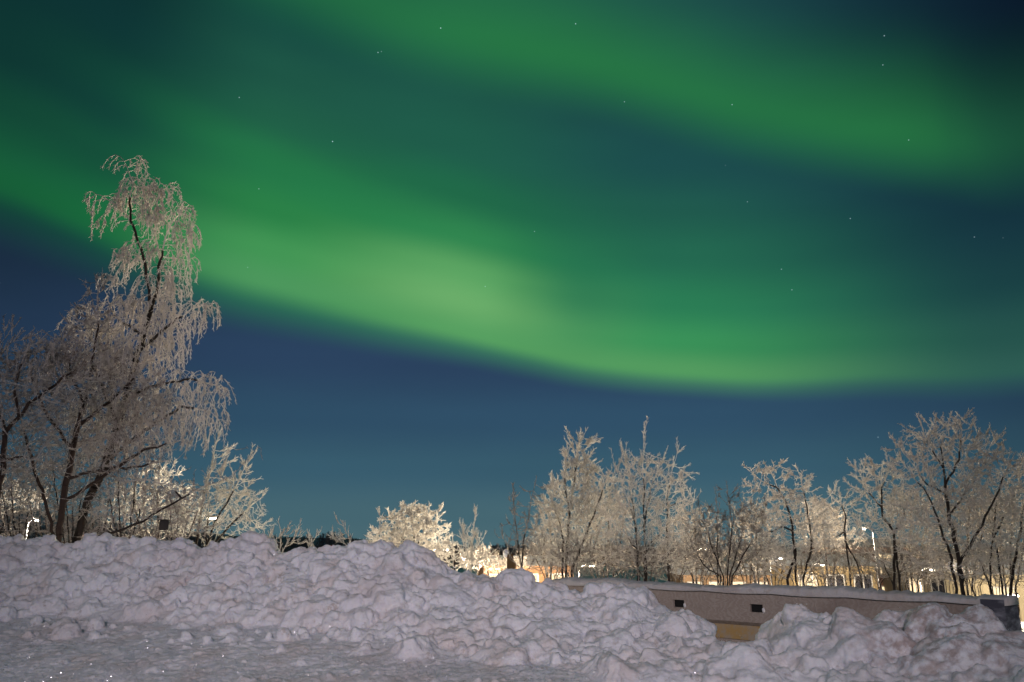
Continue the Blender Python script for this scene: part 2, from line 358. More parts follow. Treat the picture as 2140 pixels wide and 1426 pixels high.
def build_bank():
    gx = .06
    x = np.arange(-13, 8.6, gx); y = np.arange(3.4, 15.6, gx)
    Xg, Yg = np.meshgrid(x, y)
    H, Sd = bank_base(Xg, Yg)
    H = H + (fbm(Xg, Yg, .8, 3) - .5) * .16 * np.clip(1 - Sd / 6, 0.15, 1) * np.clip(Sd, .15, 1) - .05
    H += (fbm(Xg, Yg, 3, 31, 3) - .5) * .07
    rim = np.minimum.reduce([(Xg - x[0]) / 1.2, (x[-1] - Xg) / 1.2, (Yg - y[0]) / .6, (y[-1] - Yg) / .8]); rim = np.clip(rim, 0, 1)
    H = H * rim - .14 * (1 - rim)
    ny, nx = H.shape
    hz = lambda a, b: H[np.clip(((b - y[0]) / gx).astype(int), 0, ny - 1), np.clip(((a - x[0]) / gx).astype(int), 0, nx - 1)]
    top = np.stack([Xg, Yg, H], -1).reshape(-1, 3); bot = top.copy(); bot[:, 2] = -.5
    idx = np.arange(ny * nx).reshape(ny, nx); o = ny * nx
    F = np.stack([idx[:-1, :-1], idx[:-1, 1:], idx[1:, 1:], idx[1:, :-1]], -1).reshape(-1, 4)
    ring = np.concatenate([idx[0, :-1], idx[:-1, -1], idx[-1, :0:-1], idx[:0:-1, 0]]); r2 = np.roll(ring, -1)
    side_ = np.stack([ring, ring + o, r2 + o, r2], -1)
    quads = np.concatenate([F, F[:, ::-1] + o, side_])
    Vs = [top, bot]; Fs = [quads[:, [0, 1, 2]], quads[:, [0, 2, 3]]]; off = 2 * o
    ic = {k: ico(k) for k in (2, 3)}
    def clod(c, r, sub):
        nonlocal off
        V, F = ic[sub]; q = V.copy()
        for _ in range(4):                                       # broken, faceted-then-softened lumps
            n = rng.normal(size=3); n /= np.linalg.norm(n); d = q @ n; lim = rng.uniform(.7, 1.)
            q -= np.clip(d - lim, 0, None)[:, None] * n * .85
        f1, f2 = rng.uniform(1.5, 3, 2); ph = rng.uniform(0, 6, 6)
        q *= (1 + .16 * np.sin(V[:, 0] * f1 * 2 + ph[0]) * np.sin(V[:, 1] * f2 * 2 + ph[1]) + .12 * np.sin(V[:, 2] * 4 + ph[2]) * np.sin(V[:, 0] * 5 + ph[3]))[:, None]
        s = rng.uniform(.75, 1.25, 3); s[2] *= .85
        a = rng.uniform(0, 6.28); R = np.array([[math.cos(a), -math.sin(a), 0], [math.sin(a), math.cos(a), 0], [0, 0, 1]])
        b_ = rng.uniform(-.7, .7); R = R @ np.array([[1, 0, 0], [0, math.cos(b_), -math.sin(b_)], [0, math.sin(b_), math.cos(b_)]])
        Vs.append((q * s * r) @ R.T + c); Fs.append(F + off); off += len(V)
    def scatter(n, rlo, rhi, smin, smax, xlo=-12.6, xhi=8.2, sink=(.1, .6), powr=1.6, free=False):
        cx = rng.uniform(xlo, xhi, n); s = rng.uniform(smin, smax, n); yc = np.interp(cx, cw[:, 0], cw[:, 1]); cy = yc - s
        r = rlo + (rhi - rlo) * rng.random(n) ** powr; sk = rng.uniform(*sink, n); z = hz(cx, cy)
        zc = np.interp(cx, cw[:, 0], cw[:, 2]); lim = np.interp(cx, [-10, -5, -2, 1, 3, 6], [1.15, 1.4, 1.9, 2.3, 3.2, 4.]) + rng.normal(0, .15, n) + .55 * (fbm(cx, cy, 1.1, 55, 2) - .5) * 2 + np.where(rng.random(n) < .12, rng.uniform(0, 1.5, n), 0)
        for i in range(n):
            if not free and s[i] > lim[i]: continue
            if not (y[0] + .5 < cy[i] < y[-1] - .5): continue
            zz = z[i] - sk[i] * r[i]
            if s[i] < .8: zz = min(zz, zc[i] + rng.uniform(-.02, .06) - r[i] * rng.uniform(.45, .7))      # keep the traced skyline
            if abs(cx[i] - GAPX) < .42 and s[i] < 1.0: continue
            if -.9 < cx[i] - GAPX < .0 and s[i] < .8: zz = min(zz, zc[i] - r[i] * .85)
            clod((cx[i], cy[i], zz), r[i], 3 if r[i] > .09 else 2)
    scatter(330, .10, .26, -.3, 2.1, xlo=-12.6, xhi=-1, sink=(.2, .8))
    scatter(300, .11, .30, -.3, 2.6, xlo=-3.5, xhi=3.2, sink=(.1, .7))
    scatter(300, .12, .38, -.3, 3.4, xlo=2.0, xhi=8.2, sink=(.1, .8), powr=1.3)
    scatter(3600, .06, .145, -.3, 2.3, sink=(-.5, .2))
    scatter(7500, .032, .075, -.3, 2.5, sink=(-1.1, .3))
    scatter(3000, .03, .06, -.2, 3.2, sink=(-.2, .4))
    scatter(420, .05, .17, 1.8, 5.4, sink=(.5, .95), powr=2.5, free=True)
    scatter(1500, .025, .06, 1.2, 6.0, sink=(.1, .8), powr=2, free=True)
    V = np.concatenate(Vs); F = np.concatenate(Fs)
    o_ = mesh_obj('snow_bank', V, F, M['snow'], smooth=True); tag(o_, kind='structure')
    rm = o_.modifiers.new('fuse', 'REMESH'); rm.mode = 'VOXEL'; rm.voxel_size = .018; rm.use_smooth_shade = True
    sm = o_.modifiers.new('settle', 'SMOOTH'); sm.factor = .5; sm.iterations = 1
    tx = bpy.data.textures.new('crumbs', 'CLOUDS'); tx.noise_scale = .09; tx.noise_depth = 3
    dm = o_.modifiers.new('crumble', 'DISPLACE'); dm.texture = tx; dm.texture_coords = 'GLOBAL'; dm.strength = .042; dm.mid_level = .5
    tx = bpy.data.textures.new('fine_crumbs', 'CLOUDS'); tx.noise_scale = .035; tx.noise_depth = 3
    dm = o_.modifiers.new('fine_crumble', 'DISPLACE'); dm.texture = tx; dm.texture_coords = 'GLOBAL'; dm.strength = .03; dm.mid_level = .5
    # ice crystals scattered over the snow
    n = 14000; cx = rng.uniform(-9, 6.5, n); cy = rng.uniform(5, 13, n)
    c0 = np.stack([cx, cy, hz(cx, cy) + rng.uniform(0, .12, n)], -1)
    a = rng.normal(size=(n, 3)); a /= np.linalg.norm(a, axis=1)[:, None]; b = np.cross(a, rng.normal(size=(n, 3))); b /= np.linalg.norm(b, axis=1)[:, None]; c = np.cross(a, b)
    r = rng.uniform(.0035, .0075, n)[:, None]
    V = np.stack([c0 + a * r, c0 - a * r, c0 + b * r, c0 - b * r, c0 + c * r, c0 - c * r], 1).reshape(-1, 3)
    f = np.array([(0, 2, 4), (2, 1, 4), (1, 3, 4), (3, 0, 4), (2, 0, 5), (1, 2, 5), (3, 1, 5), (0, 3, 5)])
    F = (f[None] + (np.arange(n) * 6)[:, None, None]).reshape(-1, 3)
    m, t, out = newmat('ice_crystal'); bb = pbsdf(t, (.95, .96, 1, 1), .3, Metallic=1.); t.l.new(bb.outputs[0], out.inputs[0])
    tag(mesh_obj('ice_crystals', V, F, m), 'tiny ice crystals glinting all over the ploughed snow', 'ice crystals', kind='stuff')
build_bank()

# ------------------------------------------------------------------ ground and hills
def ground_z(x, y):
    z = np.where(y > 15, -np.clip((y - 15) / 30, 0, 1) ** 1.2 * 2.2, 0.)
    far = np.clip((y - 90) / 400, 0, 1)
    return z + far * 0
def build_ground():
    ys = np.concatenate([np.linspace(-60, 2, 14), np.linspace(4, 60, 70), np.geomspace(64, 3500, 34)])
    xs = np.concatenate([-np.geomspace(3000, 44, 22), np.linspace(-40, 40, 80), np.geomspace(44, 3000, 22)])
    X, Y = np.meshgrid(xs, ys); Z = ground_z(X, Y) + (fbm(X, Y, .35, 77) - .5) * .25 * np.clip((Y - 15) / 6, 0, 1) * np.clip(1 - Y / 300, 0, 1)
    ny, nx = Z.shape; V = np.stack([X, Y, Z], -1).reshape(-1, 3); idx = np.arange(ny * nx).reshape(ny, nx)
    F = np.stack([idx[:-1, :-1], idx[:-1, 1:], idx[1:, 1:], idx[1:, :-1]], -1).reshape(-1, 4)
    tag(mesh_obj('snowy_ground', V, F, M['snow_clean'], smooth=True), kind='structure')
build_ground()
def hill(pts, D, depth, mat, seed):
    """ridge whose crest passes through photo-measured heights, far away"""
    xs = np.linspace(pts[0][0], pts[-1][0], 90); ty = np.linspace(-1, 1, 15)
    ys = np.interp(xs, [p[0] for p in pts], [p[1] for p in pts])
    crest = np.array([W(a, b, D) for a, b in zip(xs, ys)])
    V = []
    for i, c in enumerate(crest):
        for k in ty:
            h = (c[2] + 3) * (math.cos(k * math.pi) * .5 + .5)
            V.append((c[0], c[1] + k * depth, -3 + h + (float(fbm(np.array([c[0]]), np.array([c[1] + k * depth]), .03, seed)[0]) - .5) * 3 * (1 - abs(k))))
    n = len(ty); F = [(i * n + j, (i + 1) * n + j, (i + 1) * n + j + 1, i * n + j + 1) for i in range(len(crest) - 1) for j in range(n - 1)]
    return V, F
V, F = hill([(-700, 1090), (-300, 1040), (0, 1058), (140, 1076), (300, 1105), (460, 1118), (560, 1124), (760, 1130), (900, 1138)], 420, 120, None, 5)
tag(mesh_obj('hills', V, F, mat_simple('wooded_hillside_under_snow', (.42, .44, .50), .9, .6, .06, .5), smooth=True), kind='structure')

# ------------------------------------------------------------------ trees
def norm(a): return a / np.maximum(np.linalg.norm(a, axis=-1, keepdims=True), 1e-9)
def prisms(P0, P1, R0, R1, n):
    d = norm(P1 - P0); ref = np.where(np.abs(d[:, 2:3]) < .9, np.array([[0, 0, 1.]]), np.array([[1., 0, 0]]))
    a = norm(np.cross(d, ref)); b = np.cross(d, a)
    th = np.arange(n) * 2 * math.pi / n
    ring = a[:, None] * np.cos(th)[None, :, None] + b[:, None] * np.sin(th)[None, :, None]
    V = np.concatenate([P0[:, None] + ring * R0[:, None, None], P1[:, None] + ring * R1[:, None, None]], 1)
    i = np.arange(n); j = (i + 1) % n
    f = np.stack([i, j, j + n, i + n], -1)
    F = f[None] + (np.arange(len(P0)) * 2 * n)[:, None, None]
    return V.reshape(-1, 3), F.reshape(-1, 4)
def join(parts):
    Vs, Fs, o = [], [], 0
    for V, F in parts:
        if len(V): Vs.append(V); Fs.append(F + o); o += len(V)
    return np.concatenate(Vs), np.concatenate(Fs)
def colonize(pos, par, att, step, infl, kill, rg, bias=(0, 0, 0), iters=140, maxn=9000):
    pos = [np.array(p, float) for p in pos]; par = list(par); P = np.array(pos); bias = np.array(bias)
    D = np.full(len(att), 1e9); N = np.zeros(len(att), int)
    new0 = 0; seen = set()
    for _ in range(iters):
        if new0 < len(P):
            d = np.linalg.norm(att[:, None] - P[None, new0:], axis=2); k = d.argmin(1); dm = d[np.arange(len(att)), k]
            up = dm < D; D[up] = dm[up]; N[up] = k[up] + new0
        keep = D > kill; att, D, N = att[keep], D[keep], N[keep]
        new0 = len(P); act = D < infl
        if not act.any() or len(P) > maxn: break
        v = norm(att[act] - P[N[act]]); acc = np.zeros((len(P), 3)); np.add.at(acc, N[act], v)
        ids = np.unique(N[act]); dirs = norm(norm(acc[ids]) + bias + rg.normal(0, .09, (len(ids), 3)))
        np_ = P[ids] + dirs * step; ok = []
        for i, q in zip(ids, np_):
            key = (int(i), round(float(q[0]), 1), round(float(q[2]), 1))
            if key in seen: continue
            seen.add(key); ok.append((i, q))
        if not ok: break
        P = np.concatenate([P, np.array([q for _, q in ok])]); par += [int(i) for i, _ in ok]
    return P, np.array(par)
def grow(P0, d0, L, nseg, grav, wob, rg):
    N = len(P0); out = np.zeros((N, nseg + 1, 3)); out[:, 0] = P0; d = norm(d0)
    g = np.array([0, 0, grav])
    for k in range(nseg):
        d = norm(d + g + rg.normal(0, wob, (N, 3))); out[:, k + 1] = out[:, k] + d * (L / nseg)[:, None]
    return out
def segs(out, r0, r1):
    n = out.shape[1] - 1; t = np.linspace(0, 1, n + 1)
    R = r0[:, None] * (1 - t) + r1[:, None] * t
    return out[:, :-1].reshape(-1, 3), out[:, 1:].reshape(-1, 3), R[:, :-1].ravel(), R[:, 1:].ravel()
def side(out, k, rg, ang, L, t0=.1):
    """k side shoots along each strand"""
    N, m, _ = out.shape; t = rg.uniform(t0, 1, (N, k)) * (m - 1); i = np.minimum(t.astype(int), m - 2); f = (t - i)[..., None]
    ar = np.arange(N)[:, None]; a, b = out[ar, i], out[ar, i + 1]
    p = (a * (1 - f) + b * f).reshape(-1, 3); d = norm(b - a).reshape(-1, 3)
    r = rg.normal(size=d.shape); r = norm(r - (r * d).sum(1, keepdims=True) * d)
    dd = norm(d * math.cos(ang) + r * math.sin(ang)); return p, dd, rg.uniform(.5, 1., len(p)) * L

TREES = []
def frosted_tree(name, label, cat, stems, crowns, D, group, mats=('bark', 'frost_mid'), nat=900, step=.14, twig=.30, twr=.011, spk=5, spl=.09, depth=.8,
                 grav=.28, droop=0., seed=1, base_r=.05, up=.05, twn=1.0, thick=.011, tube_thr=.016, ang=.75, zb=None, infl=.9, spr=.45, lowd=.35):
    """stems: photo polylines of the limbs; crowns: (x, y, rx, ry[, dd]) clumps of foliage; all turned into metres at distance D"""
    rg = np.random.default_rng(seed)
    base = W(*stems[0][0], D); z0 = float(ground_z(np.array(0.), np.array(D))) if zb is None else zb
    pos, par, fixed = [], [], []
    for si, st in enumerate(stems):
        off = 0. if si == 0 else float(rg.normal(0, .25) * depth)
        pts = [W(p[0], p[1], D + (off * min(1, k / 2.) if len(p) < 3 else p[2])) for k, p in enumerate(st)]
        if st[0][1] > 1080:                                    # rooted stem: carry it down to the ground
            b = pts[0].copy(); b[2] = z0 - .1; pts = [b] + pts
            start = None
        else:
            dd = [np.linalg.norm(np.array(q) - pts[0]) for q in pos]; start = int(np.argmin(dd)); pts[0] = np.array(pos[start])
        prev = start
        for k, p in enumerate(pts):
            if k == 0 and start is not None: continue
            if prev is None: pos.append(p); par.append(-1); prev = len(pos) - 1; continue
            q = np.array(pos[prev]); n = max(1, int(np.linalg.norm(p - q) / (step * 1.1)))
            for j in range(1, n + 1):
                pos.append(q + (p - q) * j / n + (rg.normal(0, .012, 3) if j < n else 0)); par.append(prev); prev = len(pos) - 1
    att = []
    area = sum(c[2] * c[3] for c in crowns)
    for c in crowns:
        n = int(nat * c[2] * c[3] / area); k = D / FPX
        cc = W(c[0], c[1], D + (c[4] if len(c) > 4 else 0)); v = norm(rg.normal(size=(n, 3))) * rg.random((n, 1)) ** (1 / 2.4)
        att.append(cc + v * np.array([c[2] * k, min(c[2] * k, 2.2) * depth, c[3] * k]))
    att = np.concatenate(att)
    P, par = colonize(pos, par, att, step, infl, step * 1.15, rg, bias=(0, 0, up))
    n = len(P); kids = np.zeros(n, int)
    for i in range(n):
        if par[i] >= 0: kids[par[i]] += 1
    r = np.zeros(n)
    acc = np.zeros(n)
    for i in range(n - 1, -1, -1):
        r[i] = thick * .55 if kids[i] == 0 else acc[i] ** (1 / 2.35)
        if par[i] >= 0: acc[par[i]] += r[i] ** 2.35
    r = np.minimum(r, base_r)
    hb = [i for i in range(n) if par[i] >= 0]; hb = np.array(hb)
    A, B = P[par[hb]], P[hb]; ra, rb = np.minimum(r[par[hb]], r[hb] * 1.5), r[hb]
    big = rb > tube_thr
    root = empty(name, (base[0], base[1], z0)); o = np.array([base[0], base[1], z0])
    tag(root, label, cat, group)
    if big.any():
        rt = np.arange(n)
        for i in range(n):
            if par[i] >= 0: rt[i] = rt[par[i]]
        for g in np.unique(rt[hb[big]]):
            k = big & (rt[hb] == g)
            V, F = prisms(A[k] - o, B[k] - o, ra[k], rb[k], 7)
            mesh_obj('trunk', V, F, M[mats[0]], root, smooth=True)
    parts = []
    sm = ~big
    parts.append(prisms(A[sm] - o, B[sm] - o, np.maximum(ra[sm], thick * .5), np.maximum(rb[sm], thick * .5), 3))
    # frosted twigs
    cand = hb[(rb < tube_thr * 1.5)]
    zlo, zhi = np.percentile(P[cand, 2], [4, 96]); hr_ = lambda z: np.clip((z - zlo) / (zhi - zlo), 0, 1)
    w = np.where(kids[cand] == 0, 2.2, .9) * twn * (lowd + (1 - lowd) * hr_(P[cand, 2]) ** .8)
    rep = np.floor(w + rg.random(len(cand))).astype(int); ids = np.repeat(cand, rep)
    d = norm(P[ids] - P[par[ids]]); d = norm(d + rg.normal(0, spr * .6, d.shape) + np.array([0, 0, grav]))
    if droop: L = twig * rg.uniform(.35, 1.25, len(ids))
    else: L = twig * rg.uniform(.4, 1.15, len(ids))
    tw = grow(P[ids], d, L, 5 if droop else 3, -droop if droop else grav * .6, .045 if not droop else .2, rg)
    hh = lowd + .2 + (.8 - lowd) * hr_(P[ids, 2]) if not droop else 1.
    R = np.full(len(ids), twr) * rg.uniform(.75, 1.25, len(ids)) * hh
    s1 = segs(tw - o, R * 1.1, R * .55); parts.append(prisms(*s1, 3))
    p, dd, LL = side(tw, spk, rg, ang, spl)
    if droop: dd = norm(dd + np.array([0, 0, -.35]))
    sp_ = grow(p, dd, LL, 1, -.1 if droop else .1, .05, rg); R = np.full(len(p), twr * (.85 if droop else .66)) * (np.repeat(hh, spk) if not droop else 1.)
    parts.append(prisms(*segs(sp_ - o, R * 1.1, R * .5), 3))
    V, F = join(parts); cr = mesh_obj('crown', V, F, M[mats[1]], root, smooth=True)
    TREES.append((root, len(F))); print('TREE', label[:40], 'nodes', n, 'quads', len(F)); return root

NEAR = 'hoarfrosted trees on the left of the snow bank'
RIGHT = 'frosted trees behind the barrier'
# --- left group
frosted_tree('birch_tree', 'tall weeping birch with drooping frosted strands, rising highest against the green aurora', 'birch tree',
    [[(160, 1128), (180, 1060), (222, 965), (246, 890), (264, 830), (288, 735), (314, 655), (313, 617), (303, 549), (290, 509), (273, 462), (270, 425), (278, 380), (266, 350), (252, 328)],
     [(314, 650), (330, 600), (335, 545), (345, 500), (362, 462), (395, 428)],
     [(335, 545), (326, 500), (322, 450), (330, 415)],
     [(273, 462), (250, 435), (215, 410), (190, 400)],
     [(264, 830), (330, 805), (400, 792), (450, 805), (470, 835)],
     [(246, 890), (210, 800), (185, 740), (150, 690), (140, 665)],
     [(288, 735), (340, 690), (400, 645), (450, 632)],
     [(303, 549), (270, 540), (240, 530)],
     [(290, 700), (240, 660), (215, 600)],
     [(222, 965), (300, 900), (380, 850), (440, 860)]],
    [(287, 345, 14, 30), (295, 395, 55, 30), (240, 415, 30, 25), (195, 410, 22, 14), (205, 455, 22, 12), (345, 395, 28, 18), (320, 440, 45, 35), (385, 435, 34, 18), (385, 485, 32, 45), (365, 545, 38, 45),
     (270, 530, 36, 30), (345, 590, 50, 45), (318, 520, 26, 30), (312, 590, 34, 30), (240, 575, 30, 14), (300, 640, 90, 30), (430, 640, 40, 22), (395, 670, 40, 30), (330, 700, 80, 50), (200, 665, 70, 45), (240, 740, 110, 50), (360, 790, 80, 25), (430, 800, 52, 35), (455, 860, 26, 40), (340, 850, 80, 40), (240, 850, 110, 60), (400, 880, 60, 40), (260, 925, 100, 30)],
    15.5, NEAR, mats=('bark', 'frost_near'), nat=5600, step=.105, twig=.46, twr=.0085, spk=11, spl=.085, depth=.5, grav=-.05, droop=.75, seed=3, base_r=.075, up=.02, ang=.95, twn=1.0, thick=.010, tube_thr=.02, infl=.8)
frosted_tree('tree', 'bushy dark-stemmed tree leaning right in front of the tall weeping birch', 'tree',
    [[(124, 1118), (132, 1050), (140, 1000), (151, 940), (163, 890), (176, 848), (190, 780), (202, 700), (205, 640), (202, 590)],
     [(112, 1120), (95, 1050), (72, 985), (56, 922), (45, 880)],
     [(140, 1000), (200, 985), (280, 975), (360, 960)],
     [(163, 890), (230, 840), (280, 790), (300, 760)],
     [(151, 940), (100, 870), (70, 800), (60, 740)],
     [(176, 848), (150, 780), (130, 720)],
     [(132, 1050), (210, 1000), (300, 940), (380, 920)]],
    [(200, 605, 28, 28), (190, 680, 40, 50), (110, 760, 70, 60), (60, 830, 70, 90), (190, 800, 110, 90), (260, 860, 110, 90), (120, 900, 120, 70), (330, 920, 80, 50), (230, 960, 110, 40), (60, 980, 60, 30), (310, 1010, 80, 26)],
    14.4, NEAR, mats=('bark_red', 'frost_dark'), nat=3300, step=.11, twig=.34, twr=.0088, spk=7, spl=.075, depth=.6, seed=5, base_r=.055, up=.06, twn=1.35, lowd=.22, thick=.009, tube_thr=.014, infl=.85)
frosted_tree('tree', 'dark trunk at the left edge of the view with grey frosted upper twigs', 'tree',
    [[(-10, 1110), (-4, 1030), (6, 960), (10, 905), (40, 872), (60, 842), (100, 815), (150, 780)],
     [(10, 905), (-5, 850), (-20, 780), (10, 730)],
     [(6, 960), (50, 955), (90, 965), (130, 985)],
     [(40, 872), (30, 820), (45, 760), (60, 720)],
     [(-4, 1030), (40, 1010), (70, 1018), (110, 1040), (150, 1045)]],
    [(20, 705, 26, 24), (75, 735, 45, 30), (10, 760, 60, 50), (110, 760, 50, 35), (70, 820, 90, 55), (150, 790, 60, 45), (0, 860, 60, 60), (60, 900, 70, 50), (50, 980, 70, 26)],
    13.4, NEAR, mats=('bark_red', 'frost_dark'), nat=2200, step=.115, twig=.32, twr=.0088, spk=7, spl=.065, depth=.6, seed=8, base_r=.075, up=.08, twn=1.4, thick=.009, tube_thr=.015)
frosted_tree('sapling', 'long low bare limb reaching right from the left thicket with a curled frosted tip', 'sapling',
    [[(205, 1122), (240, 1112), (300, 1090), (340, 1064), (380, 1042), (430, 1015), (470, 1003), (500, 980), (524, 950), (540, 934), (546, 938), (545, 948)],
     [(430, 1015), (460, 985), (476, 950), (484, 934), (492, 940)],
     [(380, 1042), (350, 1012), (300, 1000), (250, 1008)],
     [(340, 1064), (400, 1056), (440, 1062)]],
    [(440, 1000, 50, 14), (380, 1030, 60, 18), (300, 1020, 60, 20), (400, 1055, 50, 12), (250, 1060, 50, 26), (300, 1085, 60, 14)],
    13.8, NEAR, mats=('bark', 'frost_dark'), nat=260, step=.12, twig=.18, twr=.007, spk=3, spl=.05, depth=.5, seed=11, base_r=.035, twn=.5, thick=.008, tube_thr=.011)
frosted_tree('tree', 'bright cream frosted tree with several pointed leaders right of the dark thicket', 'tree',
    [[(410, 1135), (417, 1090), (425, 1040), (440, 985), (455, 915)],
     [(432, 1138), (450, 1090), (480, 1040), (500, 1000), (520, 965)],
     [(445, 1138), (490, 1090), (520, 1060), (546, 1040)],
     [(432, 1138), (436, 1060), (432, 1000)]],
    [(455, 945, 10, 32), (450, 990, 22, 35), (512, 990, 14, 26), (495, 1030, 28, 36), (530, 1050, 22, 18), (500, 1085, 50, 34), (440, 1050, 40, 45), (440, 1100, 70, 34), (380, 1090, 50, 40), (525, 1105, 26, 24)],
    22, NEAR, mats=('bark', 'frost_white'), nat=2400, step=.15, twig=0.425, twr=0.0107, spk=11, spl=0.121, depth=.8, seed=13, twn=1.08, base_r=.06, up=.1, thick=.012, tube_thr=0.0180, ang=.6)
frosted_tree('tree', 'pale frosted tree seen through the stems of the left thicket', 'tree',
    [[(330, 1130), (330, 1060), (325, 1000)], [(300, 1130), (280, 1060), (285, 1010)]],
    [(330, 1030, 60, 60), (280, 1060, 70, 50), (370, 1080, 60, 40), (300, 1110, 80, 20)],
    24, NEAR, mats=('bark', 'frost_white'), nat=979, step=.17, twig=.34, twr=.012, spk=5, spl=.11, seed=14, twn=1.40, base_r=.05, up=.08, thick=.012, tube_thr=.022)
frosted_tree('tree', 'pale frosted bush at the far left edge above the lit lamp post', 'tree',
    [[(20, 1100), (25, 1060), (30, 1020)], [(10, 1100), (-10, 1050), (-10, 1010)]],
    [(20, 1040, 50, 35), (-20, 1040, 50, 50), (70, 1050, 30, 22)],
    24, NEAR, mats=('bark', 'frost_mid'), nat=630, step=.17, twig=.32, twr=.012, spk=5, spl=.11, seed=15, twn=1.40, base_r=.05, up=.06, thick=.012, tube_thr=.022)
# --- small shrubs along the crest
SH = 'small frosted shrubs poking over the snow bank'
for q, (lab, st, cr, D, sd) in enumerate([
    ('fan-shaped frosted shrub poking over the bank right of the big snow peak', [[(585, 1150), (588, 1120), (586, 1106)], [(592, 1150), (612, 1128), (622, 1112)], [(580, 1150), (566, 1132), (556, 1122)]], [(588, 1124, 22, 18), (612, 1130, 18, 14), (566, 1134, 16, 10)], 17, 21),
    ('narrow frosted shrub, second from the big snow peak, low against the dark far wood', [[(650, 1155), (652, 1135), (660, 1122)], [(650, 1155), (646, 1130)]], [(652, 1135, 10, 14)], 17, 22),
    ('feathery frosted shrub tip curling left just before the second snow peak', [[(735, 1150), (730, 1125), (718, 1100), (708, 1094)], [(735, 1150), (715, 1130), (698, 1126)]], [(722, 1118, 12, 14), (706, 1128, 14, 8), (736, 1128, 7, 9)], 17, 23)]):
    frosted_tree('shrub', lab, 'shrub', st, cr, D, SH, mats=('bark', 'frost_white'), nat=70, step=.09, twig=.22, twr=.010, spk=3, spl=.12, depth=.9, seed=sd, base_r=.02, up=.1, thick=.011, tube_thr=.016, ang=.45)
# --- centre and right
frosted_tree('tree', 'brilliant white round-topped frosted tree in the gap between the left thicket and the barrier', 'tree',
    [[(868, 1165), (866, 1120), (862, 1085), (850, 1060)], [(866, 1120), (890, 1080), (896, 1060)], [(868, 1165), (830, 1110), (815, 1080)], [(866, 1140), (905, 1110), (915, 1085)]],
    [(852, 1075, 26, 24), (890, 1075, 24, 20), (912, 1090, 14, 22), (825, 1095, 28, 24), (870, 1110, 55, 32), (800, 1125, 30, 26), (910, 1135, 26, 30), (850, 1145, 70, 20)],
    26, RIGHT, mats=('bark', 'frost_white'), nat=2250, step=.15, twig=.27, twr=0.0148, spk=11, spl=0.132, depth=.9, seed=31, twn=1.40, base_r=.05, up=.02, thick=.014, tube_thr=.03, grav=.0)
frosted_tree('sapling', 'slim upright frosted spire touching the left side of the brilliant white tree', 'sapling',
    [[(795, 1150), (795, 1110), (794, 1078)]], [(794, 1095, 10, 14), (790, 1120, 16, 14), (785, 1135, 20, 12)],
    24, RIGHT, mats=('bark', 'frost_white'), nat=110, step=.13, twig=.27, twr=.012, spk=4, spl=.11, seed=32, base_r=.03, up=.12, thick=.012, tube_thr=.02, ang=.5)
frosted_tree('sapling', 'small cone-shaped frosted sapling standing alone right of the brilliant white tree', 'sapling',
    [[(983, 1200), (986, 1150), (990, 1110), (993, 1078)], [(984, 1170), (968, 1135), (966, 1108)], [(985, 1160), (1010, 1125)]], [(991, 1100, 10, 22), (985, 1135, 26, 22), (990, 1165, 34, 18), (966, 1115, 9, 12), (1012, 1120, 8, 6)],
    22, RIGHT, mats=('bark', 'frost_white'), nat=338, step=.13, twig=.28, twr=0.0090, spk=6, spl=0.132, seed=33, twn=1.50, base_r=.03, up=.12, thick=.011, tube_thr=.018, ang=.55)
frosted_tree('shrub', 'glowing low frosted bush at the right foot of the brilliant white tree', 'shrub',
    [[(950, 1195), (948, 1160), (946, 1130)]], [(945, 1150, 22, 26), (960, 1175, 34, 16), (930, 1165, 24, 22)],
    25, RIGHT, mats=('bark', 'frost_white'), nat=300, step=.14, twig=.25, twr=.014, spk=5, spl=.11, seed=34, base_r=.03, thick=.012, tube_thr=.022)
frosted_tree('tree', 'thin open grey tree with three bare stems left of the white conical one', 'tree',
    [[(1091, 1195), (1093, 1150), (1100, 1100), (1108, 1060), (1118, 1012)], [(1100, 1195), (1125, 1160), (1142, 1130)], [(1090, 1190), (1082, 1130), (1076, 1080), (1072, 1020)], [(1088, 1190), (1065, 1160), (1055, 1130)]],
    [(1115, 1040, 22, 28), (1075, 1060, 16, 36), (1100, 1100, 30, 36), (1065, 1110, 24, 34), (1095, 1150, 46, 26), (1050, 1140, 20, 26)],
    20, RIGHT, mats=('bark', 'frost_dim'), nat=504, step=.15, twig=.28, twr=.0085, spk=4, spl=.09, depth=.7, seed=35, twn=1.20, base_r=.028, up=.1, thick=.010, tube_thr=.015)
frosted_tree('tree', 'bright white conical frosted tree, tallest of the pale ones, behind the barrier end', 'tree',
    [[(1183, 1198), (1185, 1140), (1190, 1080), (1200, 1010), (1206, 960), (1213, 912)], [(1175, 1198), (1178, 1130), (1165, 1080), (1150, 1040)], [(1195, 1190), (1225, 1120), (1250, 1050), (1268, 1000)], [(1190, 1080), (1180, 1000), (1186, 950)]],
    [(1214, 935, 20, 28), (1185, 960, 14, 22), (1208, 980, 34, 30), (1240, 1000, 30, 18), (1200, 1020, 48, 30), (1268, 1010, 16, 20), (1155, 1050, 24, 30), (1210, 1070, 80, 40), (1200, 1120, 80, 40), (1195, 1165, 80, 26), (1255, 1060, 40, 40)],
    21, RIGHT, mats=('bark', 'frost_white'), nat=2850, step=.14, twig=0.375, twr=0.0121, spk=10, spl=0.121, depth=.7, seed=36, twn=1.62, base_r=.045, up=.1, thick=.010, tube_thr=0.0135, ang=.6)
